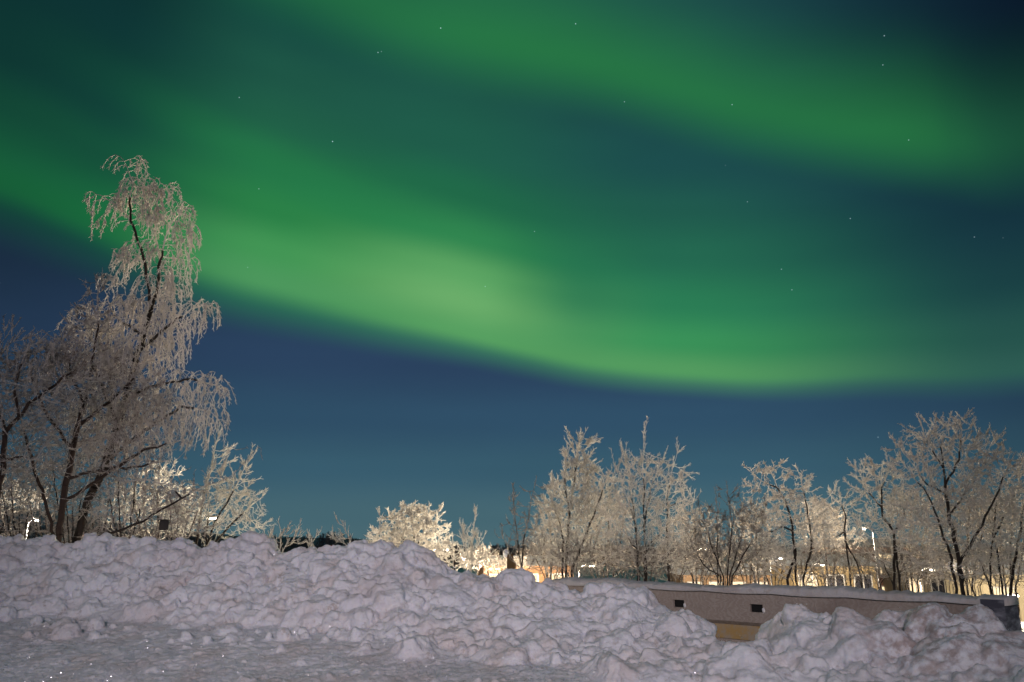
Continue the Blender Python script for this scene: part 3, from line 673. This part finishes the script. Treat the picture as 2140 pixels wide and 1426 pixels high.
frosted_tree('tree', 'grey conical frosted tree with paired dark stems and a needle-thin top', 'tree',
    [[(1348, 1198), (1347, 1130), (1345, 1060), (1344, 1000), (1345, 950), (1346, 906)], [(1334, 1198), (1330, 1130), (1325, 1070), (1315, 1010), (1303, 945)], [(1330, 1100), (1310, 1040), (1285, 975)], [(1347, 1100), (1360, 1020), (1385, 960)], [(1345, 1150), (1400, 1095), (1430, 1060)], [(1334, 1150), (1290, 1100), (1262, 1075)]],
    [(1345, 940, 9, 18), (1345, 970, 36, 20), (1303, 975, 12, 28), (1380, 965, 20, 18), (1345, 1010, 50, 34), (1290, 1000, 16, 20), (1345, 1070, 60, 45), (1345, 1130, 75, 45), (1345, 1170, 85, 24)],
    19.5, RIGHT, mats=('bark', 'frost_mid'), nat=2080, step=.14, twig=0.375, twr=0.0092, spk=10, spl=0.094, depth=.7, seed=37, twn=1.08, base_r=.048, up=.1, thick=.0085, tube_thr=0.0120, ang=.6)
frosted_tree('tree', 'slender frosted tree with upswept tiers beside the grey conical pair', 'tree',
    [[(1397, 1198), (1393, 1130), (1395, 1060), (1400, 1000), (1415, 948)], [(1395, 1060), (1430, 1045), (1448, 1050)]],
    [(1414, 968, 12, 20), (1410, 1005, 26, 26), (1425, 1045, 34, 18), (1400, 1060, 30, 30), (1405, 1110, 44, 36), (1410, 1160, 50, 30)],
    20, RIGHT, mats=('bark', 'frost_mid'), nat=896, step=.14, twig=0.350, twr=0.0095, spk=10, spl=0.110, seed=38, twn=1.08, base_r=.034, up=.12, thick=.010, tube_thr=0.0120, ang=.6)
frosted_tree('tree', 'low dark many-stemmed bush behind the middle of the barrier', 'bush',
    [[(1520, 1205), (1525, 1150), (1530, 1100), (1520, 1020)], [(1512, 1205), (1490, 1150), (1475, 1100), (1460, 1060)], [(1530, 1205), (1560, 1150), (1590, 1100), (1600, 1060)], [(1525, 1205), (1545, 1140), (1555, 1090), (1550, 1050)], [(1505, 1205), (1470, 1180), (1440, 1140)], [(1500, 1205), (1500, 1120), (1498, 1040)]],
    [(1520, 1050, 26, 26), (1500, 1090, 50, 30), (1560, 1090, 46, 40), (1470, 1110, 40, 40), (1520, 1140, 90, 44), (1450, 1160, 40, 30)],
    18, RIGHT, mats=('bark', 'frost_dim'), nat=1690, step=.13, twig=.26, twr=.0072, spk=4, spl=.07, depth=.7, seed=39, twn=1.40, base_r=.036, up=.08, thick=.0075, tube_thr=.0115)
frosted_tree('tree', 'crooked-trunked frosted tree with coral-like white tips rising from mid barrier', 'tree',
    [[(1645, 1210), (1663, 1156), (1656, 1100), (1642, 1050), (1624, 1019), (1612, 990), (1600, 975)], [(1656, 1110), (1635, 1100), (1618, 1110)], [(1678, 1210), (1695, 1150), (1692, 1090), (1680, 1030), (1668, 985)], [(1624, 1019), (1590, 1005), (1566, 985)], [(1675, 1205), (1720, 1160), (1745, 1140)]],
    [(1595, 985, 32, 14), (1620, 975, 20, 12), (1655, 990, 22, 14), (1675, 1010, 18, 22), (1585, 1020, 30, 18), (1640, 1040, 45, 34), (1690, 1050, 26, 30), (1620, 1090, 60, 40), (1680, 1110, 50, 50), (1640, 1160, 80, 36)],
    18.5, RIGHT, mats=('bark', 'frost_mid'), nat=2000, step=.13, twig=0.275, twr=0.0113, spk=10, spl=0.094, depth=.7, seed=40, twn=1.08, base_r=.042, up=.04, thick=.0095, tube_thr=0.0120, grav=.05, ang=.9)
frosted_tree('tree', 'small round-headed frosted tree between the crooked one and the lit lamp post', 'tree',
    [[(1798, 1205), (1790, 1175), (1768, 1135), (1764, 1110), (1768, 1080), (1755, 1040)], [(1766, 1110), (1740, 1130)], [(1755, 1055), (1735, 1035)]],
    [(1745, 1036, 22, 14), (1760, 1060, 30, 20), (1725, 1070, 30, 24), (1765, 1095, 40, 30), (1730, 1120, 36, 40)],
    20, RIGHT, mats=('bark', 'frost_mid'), nat=832, step=.14, twig=0.300, twr=0.0099, spk=10, spl=0.099, seed=41, twn=1.08, base_r=.034, up=.05, thick=.010, tube_thr=0.0120)
frosted_tree('tree', 'frosted tree with a dark elbowed trunk immediately left of the broadest tree', 'tree',
    [[(1868, 1215), (1870, 1160), (1868, 1112), (1845, 1082), (1843, 1040), (1840, 1000)], [(1868, 1112), (1890, 1080), (1885, 1030)], [(1843, 1060), (1815, 1030), (1800, 1000)], [(1843, 1030), (1855, 990), (1855, 965)]],
    [(1855, 970, 18, 12), (1815, 985, 34, 20), (1850, 1000, 36, 22), (1800, 1020, 26, 18), (1850, 1040, 50, 34), (1870, 1090, 50, 50), (1830, 1120, 40, 50), (1870, 1160, 50, 40)],
    17.5, RIGHT, mats=('bark', 'frost_mid'), nat=1760, step=.13, twig=0.300, twr=0.0099, spk=10, spl=0.088, depth=.7, seed=42, twn=1.08, base_r=.045, up=.06, thick=.0085, tube_thr=0.0112)
frosted_tree('tree', 'broadest frosted tree with a spreading crown and twin dark trunks at the right', 'tree',
    [[(2010, 1222), (2002, 1160), (1992, 1120), (1983, 1075), (1975, 1030), (1972, 980), (1965, 930), (1950, 890)], [(1996, 1215), (1990, 1170), (1968, 1110), (1953, 1068), (1930, 1020), (1900, 985)],
     [(1975, 1030), (1930, 1005), (1890, 950), (1870, 925)], [(1975, 1020), (2005, 960), (2010, 900), (2000, 880)], [(1983, 1075), (2030, 1020), (2060, 960), (2075, 920)], [(2005, 1180), (2045, 1110), (2080, 1040), (2110, 970)], [(1972, 980), (1940, 930), (1925, 890)]],
    [(1955, 885, 28, 14), (2000, 885, 40, 18), (1930, 910, 36, 18), (1885, 940, 24, 14), (2040, 920, 30, 22), (1975, 930, 70, 36), (2085, 925, 24, 14), (2100, 965, 28, 26), (1930, 980, 60, 36), (2030, 980, 75, 45), (1980, 1050, 100, 55), (2070, 1050, 70, 60), (1950, 1120, 80, 50), (2050, 1140, 80, 50), (1990, 1180, 90, 36)],
    15.5, RIGHT, mats=('bark', 'frost_near'), nat=3900, step=.115, twig=0.275, twr=0.0093, spk=10, spl=0.072, depth=.6, seed=43, twn=1.08, base_r=.062, up=.08, thick=.0075, tube_thr=0.0105, ang=.65)
frosted_tree('tree', 'tree cut off by the right edge with dim frosted twigs and a forked dark trunk', 'tree',
    [[(2070, 1228), (2072, 1160), (2078, 1100), (2080, 1060), (2095, 1010)], [(2068, 1228), (2040, 1150), (2030, 1100)], [(2110, 1250), (2125, 1150), (2140, 1060), (2160, 1000)], [(2078, 1120), (2110, 1060), (2130, 1010)]],
    [(2110, 1010, 40, 26), (2150, 1000, 50, 40), (2120, 1070, 70, 50), (2070, 1100, 50, 50), (2150, 1130, 60, 60), (2100, 1180, 70, 50)],
    16.5, RIGHT, mats=('bark', 'frost_near'), nat=2080, step=.12, twig=0.275, twr=0.0079, spk=9, spl=0.077, depth=.6, seed=44, twn=1.08, base_r=.055, up=.07, thick=.0075, tube_thr=0.0101)
# --- back row, nearer the town lamps
BACK = 'frosted trees in the back row before the town'
back = [
 ('pale back-row tree filling the space between the two conical trees', [(1270, 1205), (1270, 1150), (1272, 1060)], [(1275, 1070, 50, 50), (1265, 1130, 70, 60), (1275, 1175, 80, 30)], 27, 51),
 ('warm-lit back-row tree left of the white conical tree near its foot', [(1150, 1205), (1152, 1150), (1150, 1090)], [(1150, 1110, 36, 50), (1140, 1160, 50, 36)], 27, 52),
 ('low golden back-row bushes before the orange-lit house left of the barrier', [(1030, 1205), (1032, 1180), (1035, 1165)], [(1010, 1175, 40, 20), (1055, 1182, 50, 18)], 30, 53),
 ('back-row tree behind the low dark bush and slender tree', [(1455, 1205), (1455, 1150), (1450, 1080)], [(1450, 1100, 50, 40), (1460, 1150, 70, 50)], 28, 54),
 ('back-row tree filling between the dark bush and the crooked trunk', [(1585, 1210), (1580, 1150), (1580, 1080)], [(1575, 1100, 50, 50), (1570, 1160, 70, 46)], 28, 55),
 ('back-row tree behind the small round-headed one', [(1730, 1210), (1725, 1150), (1715, 1090)], [(1715, 1090, 50, 40), (1735, 1130, 60, 34)], 28, 56),
 ('back-row tree behind the elbowed trunk', [(1905, 1215), (1900, 1150), (1905, 1080)], [(1900, 1080, 50, 60), (1910, 1150, 70, 60), (1840, 1170, 50, 36)], 25, 57),
 ('back-row tree behind the twin trunks of the broadest tree', [(2020, 1220), (2020, 1150), (2025, 1080)], [(2020, 1080, 80, 60), (2010, 1150, 90, 60)], 24, 58),
 ('back-row tree at the right edge beyond the dark end post', [(2110, 1235), (2112, 1150), (2115, 1080)], [(2110, 1090, 70, 60), (2120, 1160, 60, 50)], 24, 59),
]
for lab, st, cr, D, sd in back:
    frosted_tree('tree', lab, 'tree', [st, [(st[0][0] + 12, st[0][1]), (st[1][0] + 25, st[1][1]), (st[2][0] + 30, st[2][1] + 20)], [(st[0][0] - 8, st[0][1]), (st[1][0] - 20, st[1][1]), (st[2][0] - 28, st[2][1] + 16)]], cr, D, BACK,
        mats=('bark', 'frost_back'), nat=900, step=.15, twig=.34, twr=.0075, spk=5, spl=.11, depth=.9, seed=sd, base_r=.045, up=.06, twn=1.5, thick=.010, tube_thr=.02)

TH = 'tangled undergrowth of the left thicket'
for q, px in enumerate((-20, 40, 95, 150, 205, 260, 315, 370)):
    rr = random.Random(q + 50); D = rr.uniform(14.2, 16.5); y0 = 1136; h = rr.uniform(170, 240) if px < 280 else rr.uniform(90, 130)
    sts = [[(px + dx, y0), (px + dx * 2.2, y0 - h * .4), (px + dx * 3.4 + rr.uniform(-10, 10), y0 - h * rr.uniform(.7, 1))] for dx in (-14, -6, 1, 9, 16)]
    frosted_tree('bush', 'tangled dark undergrowth bush among the trunks of the left thicket', 'bush', sts, [(px, y0 - h * .65, 60, h * .4), (px + rr.uniform(-20, 20), y0 - h * .25, 60, h * .25)], D, TH,
        mats=('bark', 'frost_dark'), nat=760, step=.13, twig=.30, twr=.0072, spk=5, spl=.07, depth=.8, seed=300 + q, base_r=.024, up=.08, thick=.0065, tube_thr=.0095, lowd=.5, grav=.1, spr=.7)
HB = 'low bare bushes in front of the lit town'
for q, px in enumerate(list(range(1150, 2130, 52))):
    rr = random.Random(q); D = rr.uniform(18, 25); y0 = 1206 + (px - 1150) * .022
    sts = [[(px + dx, y0), (px + dx * 2.2, y0 - 30), (px + dx * 3.6 + rr.uniform(-6, 6), y0 - rr.uniform(45, 85))] for dx in (-12, -5, 2, 9, 14)]
    frosted_tree('bush', 'low bare bush with fine dark twigs in the hedge row just behind the barrier', 'bush', sts, [(px, y0 - 45, 46, 36), (px + rr.uniform(-20, 20), y0 - 20, 52, 24)], D, HB,
        mats=('bark', 'frost_dim'), nat=1200, step=.13, twig=.28, twr=.0062, spk=4, spl=.08, depth=.8, seed=200 + q, base_r=.022, up=.1, thick=.0065, tube_thr=.0095, lowd=.5)

# far wood on the horizon: reads as one dark mass
def far_wood():
    rg = np.random.default_rng(99); n = 900
    px = rg.uniform(-500, 1500, n); D = rg.uniform(170, 260, n); h0 = np.interp(px, [-500, 0, 400, 560, 620, 680, 700, 740, 790, 1000, 1500], [1085, 1085, 1112, 1116, 1122, 1112, 1110, 1124, 1136, 1138, 1140])
    P0, P1, R0, R1 = [], [], [], []
    for a, d, h in zip(px, D, h0):
        top = W(a, h + abs(rg.normal(0, 9)), d); base = top.copy(); base[2] = -3
        H = top[2] + 3
        P0.append(base); P1.append(top); R0.append(.12); R1.append(.03)
        for k in range(34):
            f = rg.uniform(.2, 1); p = base + (top - base) * f; ang = rg.uniform(0, 6.28); L = (1.1 - f) * rg.uniform(.8, 2.2) + .3
            q = p + np.array((math.cos(ang) * L, math.sin(ang) * L, rg.uniform(.3, 1.) * L * 1.2)); P0.append(p); P1.append(q); R0.append(.10); R1.append(.03)
    V, F = prisms(np.array(P0), np.array(P1), np.array(R0), np.array(R1), 3)
    tag(mesh_obj('far_wood', V, F, mat_simple('far_wood_branches', (.20, .16, .16), .9, .3, .3, .01)), 'dark leafless wood along the horizon beyond the town', 'wood', kind='stuff')
far_wood()

# ------------------------------------------------------------------ barrier
def build_barrier():
    A = W(1163, 1207, 13.8); B = W(2110, 1244, 8.75)
    L = math.hypot(B[0] - A[0], B[1] - A[1]); rz = math.atan2(B[1] - A[1], B[0] - A[0])
    root = empty('barrier', (A[0], A[1], 0), rz)
    tag(root, 'long concrete barrier with dark slots, yellow foot stripe and a snow cap', 'barrier')
    m, t, out = newmat('frosted_concrete')
    tc = t.node('ShaderNodeTexCoord').outputs['Object']
    mp = t.node('ShaderNodeMapping'); t.put(mp.inputs[0], tc); mp.inputs['Scale'].default_value = (1.2, 1, 3.)
    n1 = t.noise(mp.outputs[0], 5.5, 5, .65); n1n = t.n[-1] if False else None
    wv = t.node('ShaderNodeTexWave', wave_type='BANDS'); t.put(wv.inputs[0], mp.outputs[0]); wv.inputs['Scale'].default_value = 3; wv.inputs['Distortion'].default_value = 14; wv.inputs['Detail'].default_value = 4; wv.inputs['Detail Scale'].default_value = 1.6
    n2 = t.noise(tc, 30, 4, .7)
    c = t.mix(n1, (.32, .26, .225, 1), (.45, .38, .33, 1))
    c = t.mix(t.math('MULTIPLY', t.mapr(wv.outputs[0], .55, .95), .25), c, (.56, .51, .48, 1))
    c = t.mix(t.math('MULTIPLY', t.mapr(n2, .5, .75), .35), c, (.55, .50, .49, 1))
    c = t.mix(t.math('MULTIPLY', t.mapr(t.noise(tc, 1.3, 2), .5, .7), .35), c, (.17, .12, .11, 1))
    b = pbsdf(t, c, .85, Normal=bump(t, t.math('ADD', n2, wv.outputs[0]), .35, .01)); t.l.new(b.outputs[0], out.inputs[0])
    conc = m
    T = .16                                                    # front of the face is y = -T
    x0, x1 = 0., L - .23
    slots = []
    for px, zlo, zhi in ((1432, .80, .90), (1593, .80, .90)):
        # where the ray of that photo column crosses the wall line
        best = min(np.linspace(0, L, 2000), key=lambda s: abs((A[0] + math.cos(rz) * s) / (A[1] + math.sin(rz) * s) * 1.0 - (px - 1070) / (FPX * (cp + .32 * sp))))
        slots.append((best - .095, best + .095, zlo, zhi))
    b = BM()
    zt, zf = 1.06, .67
    # upper beam, cut around the slots
    cuts = sorted(slots); xs = [x0]
    for s in cuts: xs += [s[0], s[1]]
    xs.append(x1)
    for i in range(0, len(xs) - 1):
        if i % 2 == 0: b.box(xs[i], xs[i + 1], -T, .16, zf, zt)
        else:
            b.box(xs[i], xs[i + 1], -T, .16, zf, .80); b.box(xs[i], xs[i + 1], -T, .16, .90, zt)
    # chamfer under the beam and the flared foot
    b.prism([(-T + .003, zf), (-T + .06, zf - .045), (.10, zf - .045), (.16, zf)], x0, x1)
    b.prism([(-T + .02, .447), (-T - .15, .05), (-T - .16, -.1), (.3, -.1), (.3, .05), (.12, .447)], x0, x1)
    b.build('beam', conc, root)
    slot_black = mat_simple('slot_shade_black', (.006, .006, .007), .8, .2)  # black plug set just inside each slot, standing in for its shade
    for s in cuts: BM().box(s[0] + .003, s[1] - .003, -T + .03, .1, s[2] + .003, s[3] - .003, .004).build('slot_shade_plug', slot_black, root)
    for s in cuts:
        fb = BM(); bmesh.ops.create_icosphere(fb.b, subdivisions=3, radius=.03)
        for v in fb.b.verts: v.co = Vector((v.co.x * .7 + s[1] + .012, v.co.y * .6 - T - .002, v.co.z * 1.1 + s[2] + .03 + .006 * math.sin(v.co.x * 200)))
        fb.build('frost_clump', M['snow_clean'], root, True)
    m, t, out = newmat('worn_yellow_paint'); tc = t.node('ShaderNodeTexCoord').outputs['Object']; n = t.noise(tc, 7, 5, .7)
    c = t.mix(t.mapr(n, .40, .62), (.46, .30, .11, 1), (.40, .33, .25, 1)); bb = pbsdf(t, c, .7, Normal=bump(t, n, .3)); t.l.new(bb.outputs[0], out.inputs[0])
    y = BM(); y.prism([(-T + .055, zf - .047), (-T + .0, .45), (.12, .45), (.10, zf - .047)], x0, x1); y.build('yellow_stripe', m, root)
    # dark end post
    e = BM(); e.prism([(-T - .03, 1.085), (-T - .10, .45), (-T - .22, -.1), (.3, -.1), (.18, 1.085)], x1 + .003, L)
    m, t, out = newmat('dark_end_post'); tc = t.node('ShaderNodeTexCoord').outputs['Object']; mp = t.node('ShaderNodeMapping'); t.put(mp.inputs[0], tc); mp.inputs['Rotation'].default_value = (0, .8, 0); mp.inputs['Scale'].default_value = (1, 1, 3)
    n = t.noise(mp.outputs[0], 3.2, 4, .6); c = t.mix(t.mapr(n, .42, .75), (.07, .07, .095, 1), (.40, .41, .47, 1)); bb = pbsdf(t, c, .8); t.l.new(bb.outputs[0], out.inputs[0])
    e.build('end_post', m, root)
    # snow cap: rounded strip with soft variation
    nx, ny = 260, 12; V = []
    rg = np.random.default_rng(4)
    for i in range(nx):
        x = -.03 + (L + .05) * i / (nx - 1)
        th = .068 + .018 * math.sin(x * 1.7) + .012 * math.sin(x * 5.3 + 1) + .008 * math.sin(x * 13.7) * math.sin(x * 3.1 + 2) + .007 * rg.normal()
        th = .03 + (th - .03) * min(1, max(0, L + .04 - x) / 1.1 + .12) * min(1, .25 + x / .5) + (.03 if x > x1 - .02 else 0)
        for j in range(ny + 1):
            a = math.pi * j / ny; yy = -.0 - (T + .035) * math.cos(a) * (1.0 if a < math.pi / 2 else .95)
            zz = zt - .012 + (th + .012) * math.sin(a) ** .55 + .004 * rg.normal() - (.035 if j == 0 else 0)
            V.append((x, yy, zz if 0 < j < ny else zt - .02 - .015 * abs(math.sin(x * 3.1))))
    n = ny + 1; F = [(i * n + j, (i + 1) * n + j, (i + 1) * n + j + 1, i * n + j + 1) for i in range(nx - 1) for j in range(ny)]
    F.append(tuple(range(n))); F.append(tuple((nx - 1) * n + j for j in range(n))[::-1])
    mesh_obj('snow_cap', V, F, M['snow_crust'], root, smooth=True)
build_barrier()

# ------------------------------------------------------------------ street lamps
M['pole'] = mat_simple('galvanised_pole', (.22, .22, .21), .5, .1)
M['dark_pole'] = mat_simple('dark_painted_pole', (.03, .03, .03), .6, .1)
def street_lamp(label, head, zbase, power, arm=.8, col=(1., .74, .42), group='lit street lamps of the town', es=30., pr=.024, hr=.12, pm='dark_pole', rz=0.):
    h = np.array(head); root = empty('street_lamp', (h[0] - arm, h[1], zbase), 0); tag(root, label, 'street lamp', group)
    H = h[2] - zbase
    b = BM().tube((0, 0, -.3), (0, 0, H - .05), pr * 1.3, pr, 8); b.build('pole', M[pm], root, True)
    b = BM().tube((0, 0, H - .07), (arm * .5, 0, H + .08), pr * .8, pr * .7, 6).tube((arm * .5, 0, H + .08), (arm * .9, 0, H + .09), pr * .7, pr * .6, 6); b.build('arm', M[pm], root, True)
    b = BM().box(arm * .8, arm * 1.25 if arm > 0 else arm * .8 + .01, -hr * .6, hr * .6, H + .03, H + .10, .02) if arm > 0 else BM().box(arm * 1.25, arm * .8, -hr * .6, hr * .6, H + .03, H + .10, .02)
    b.build('lamp_head', M[pm], root)
    l = BM(); c = arm; x_ = sorted((c * .84, c * 1.2)); l.box(x_[0], x_[1], -hr * .45, hr * .45, H - .02, H + .027, .01); l.build('lamp_glass', mat_emit('lit_lamp_glass', col, es), root)
    ld = bpy.data.lights.new('lamp_light', 'POINT'); ld.energy = power; ld.color = col; ld.shadow_soft_size = .12
    lo = bpy.data.objects.new('lamp_light', ld); COL.objects.link(lo); lo.parent = root; lo.location = (c, 0, H - .2)
    return root
gz = lambda y: float(ground_z(np.array(0.), np.array(float(y))))
WARM = (1., .84, .62); ORG = (1., .58, .26)
street_lamp('lit lamp glowing at the lower right of the brilliant white tree', W(932, 1150, 30.5), gz(30), 1.7 * 1912, .6, WARM)
street_lamp('lit lamp hidden deep among the cream frosted leaders of the left thicket', W(442, 1084, 27), gz(27), pr=.014, power=.9 * 1912, arm=.9, col=WARM)
street_lamp('lit lamp on a slim white pole standing between the round-headed and elbowed trees', W(1806, 1106, 30), gz(30),  1.3 * 1657, -.3, WARM, pm='dark_pole', pr=.016)
street_lamp('lit lamp with a bright white pole low at the far left behind dark stems', W(76, 1088, 30), gz(30), 573, .28, (1., .93, .8), pm='pole', pr=.018)
street_lamp('low lit lamp before the yellow house wall behind the crooked tree', W(1717, 1182, 38), gz(38), 975, .5, WARM, es=60)
street_lamp('lit lamp left of the crooked trunk just over the barrier', W(1632, 1168, 36), gz(36), 1050, .5, WARM, es=60)
street_lamp('lit lamp behind the stems of the white conical tree', W(1236, 1184, 32), gz(32), 3.6 * 2167, .5, WARM)
street_lamp('orange lit lamp low beside the wooden hut left of the barrier', W(1040, 1190, 34), gz(34), 1147, .5, ORG)
street_lamp('lit lamp at the right edge beyond the dark end post', W(2122, 1246, 27), gz(27), 1530, .4, WARM, es=60)
street_lamp('lit lamp behind the dark bush near mid barrier', W(1478, 1150, 34), gz(34),  1.7 * 1425, .5, WARM)
street_lamp('lit lamp behind the trunks of the broadest tree', W(1948, 1192, 30), gz(30), 2.1 * 1912, .5, WARM)
# the lamp behind the photographer that lights the bank (outside the picture)
r = street_lamp('tall road lamp standing behind the viewpoint', (LAMP_POS[0], LAMP_POS[1], LAMP_POS[2]), 0, LAMP_W, 1.6, (1., .86, .90), group='road lamps', es=30, pr=.08, hr=.3)
lo = [o for o in r.children if o.type == 'LIGHT'][0]; lo.data.type = 'SPOT'      # a shaded road lantern throws a wide soft-edged cone
lo.data.shadow_soft_size = .6; lo.data.spot_size = math.radians(52); lo.data.spot_blend = 1.; lo.data.energy = LAMP_W
lo.rotation_euler = (Vector((-.6, 13., 4.3)) - Vector(LAMP_POS)).to_track_quat('-Z', 'Y').to_euler()

# ------------------------------------------------------------------ town houses
M['roof_snow'] = M['snow_clean']
def house(label, px, py_top, D, w, d, h, wall, roofh=1.2, win=(4, 1), rz=0., lit=.6, seed=0, zadd=0.):
    c = W(px, py_top, D); z0 = gz(D) - .2; h = max(h, c[2] - z0 - roofh) if h is None else h
    base = c[2] - roofh - h
    rg = random.Random(seed); root = empty('house', (c[0], c[1], base), rz); tag(root, label, 'house', 'town houses beyond the trees')
    b = BM().box(-w / 2, w / 2, 0, d, -3.5, h); b.build('wall', wall, root)
    b = BM().prism([(-.35, h + .004), (d / 2, h + roofh), (d + .35, h + .004)], -w / 2 - .3, w / 2 + .3); b.build('roof', M['roof_snow'], root)
    fr = mat_simple('window_frame', (.6, .58, .55), .6)
    nx, nz = win
    for i in range(nx):
        for k in range(nz):
            x = -w / 2 + w * (i + .5) / nx; z = h * (k + .5) / nz
            ww, hh = w / nx * .28, h / nz * .30
            f = BM().box(x - ww - .08, x + ww + .08, -.06, -.002, z - hh - .08, z + hh + .08).build('window', fr, root)
            on = rg.random() < lit
            p = BM().box(x - ww, x - .03, -.075, -.062, z - hh, z + hh).box(x + .03, x + ww, -.075, -.062, z - hh, z + hh)
            p.build('pane', mat_emit('lit_pane', (1., .74, .42), 1.7) if on else mat_simple('dark_pane', (.03, .03, .04), .1), f)
    return root
house('yellow-lit house with a snowy roof behind the crooked tree', 1740, 1160, 46, 4.6, 6, 2.6, mat_simple('yellow_wall', (.30, .22, .11), .8, .1), .6, (3, 1), 0, .5, 1)
house('pinkish tall house behind the slim lamp pole', 1845, 1125, 55, 5.0, 7, 4.2, mat_simple('pink_wall', (.26, .14, .10), .8, .1), .6, (3, 2), .1, .3, 2)
house('orange-lit low house behind the low dark bush', 1540, 1180, 50, 6.5, 6, 2.4, mat_simple('orange_wall', (.22, .14, .08), .8, .1), .6, (5, 1), -.05, .7, 3)
house('orange-lit house left of the barrier behind the low golden bushes', 1105, 1162, 44, 4.8, 6, 2.4, mat_simple('ochre_wall', (.28, .15, .07), .8, .1), .5, (3, 1), .1, .5, 4)
house('low house glimpsed at the right edge beyond the end post', 2165, 1170, 40, 5, 6, 3.2, mat_simple('cream_wall', (.45, .38, .25), .8, .1), .7, (3, 1), -.2, .7, 5)
house('far house glimpsed low behind the left thicket', 105, 1114, 60, 2.4, 6, 2.0, mat_simple('brown_wall', (.14, .10, .08), .8, .1), .6, (3, 1), .1, .6, 6)
house('low beige house added over the unlit gap behind the trunks of the broadest tree', 1975, 1168, 52, 5.5, 6, 3.0, mat_simple('beige_wall', (.26, .21, .14), .8, .1), .6, (4, 1), 0, .5, 8)  # house added to cover a dark patch of unlit ground

# wooden hut post with snow lump, and the nest box in the thicket
def wood_hut():
    c = W(1066, 1158, 24); z0 = gz(24); root = empty('wooden_post', (c[0], c[1], z0)); tag(root, 'thick brown wooden post with a lump of snow on top, left of the barrier', 'post')
    H = c[2] - z0
    BM().box(-.09, .10, -.1, .1, -.2, H, .02).box(.10, .17, -.08, .08, -.2, H - .22, .015).build('post', mat_simple('brown_wood', (.11, .065, .03), .8, .4, 12), root)
    bm = BM(); bmesh.ops.create_icosphere(bm.b, subdivisions=3, radius=.11)
    for v in bm.b.verts: v.co = Vector((v.co.x * .8 - .12, v.co.y, v.co.z * 1.1 + H + .02)) * 1.0
    bm.build('snow_lump', M['snow_clean'], root, True)
wood_hut()
def nest_box():
    c = W(343, 1096, 13.9); root = empty('nest_box', tuple(c), .3); tag(root, 'small dark box hanging among the low frosted branches of the thicket', 'nest box')
    BM().box(-.07, .07, -.06, .06, -.10, .06, .008).build('box', mat_simple('black_wood', (.02, .018, .018), .8), root)
    BM().box(-.085, .085, -.085, .075, .062, .078, .004).build('lid', mat_simple('lid_wood', (.04, .035, .03), .8), root)
    BM().tube((.0, 0, .078), (.01, 0, .22), .006, .006, 6).build('hanging_wire', M['pole'], root)
nest_box()
print('quads in trees', sum(n for _, n in TREES))
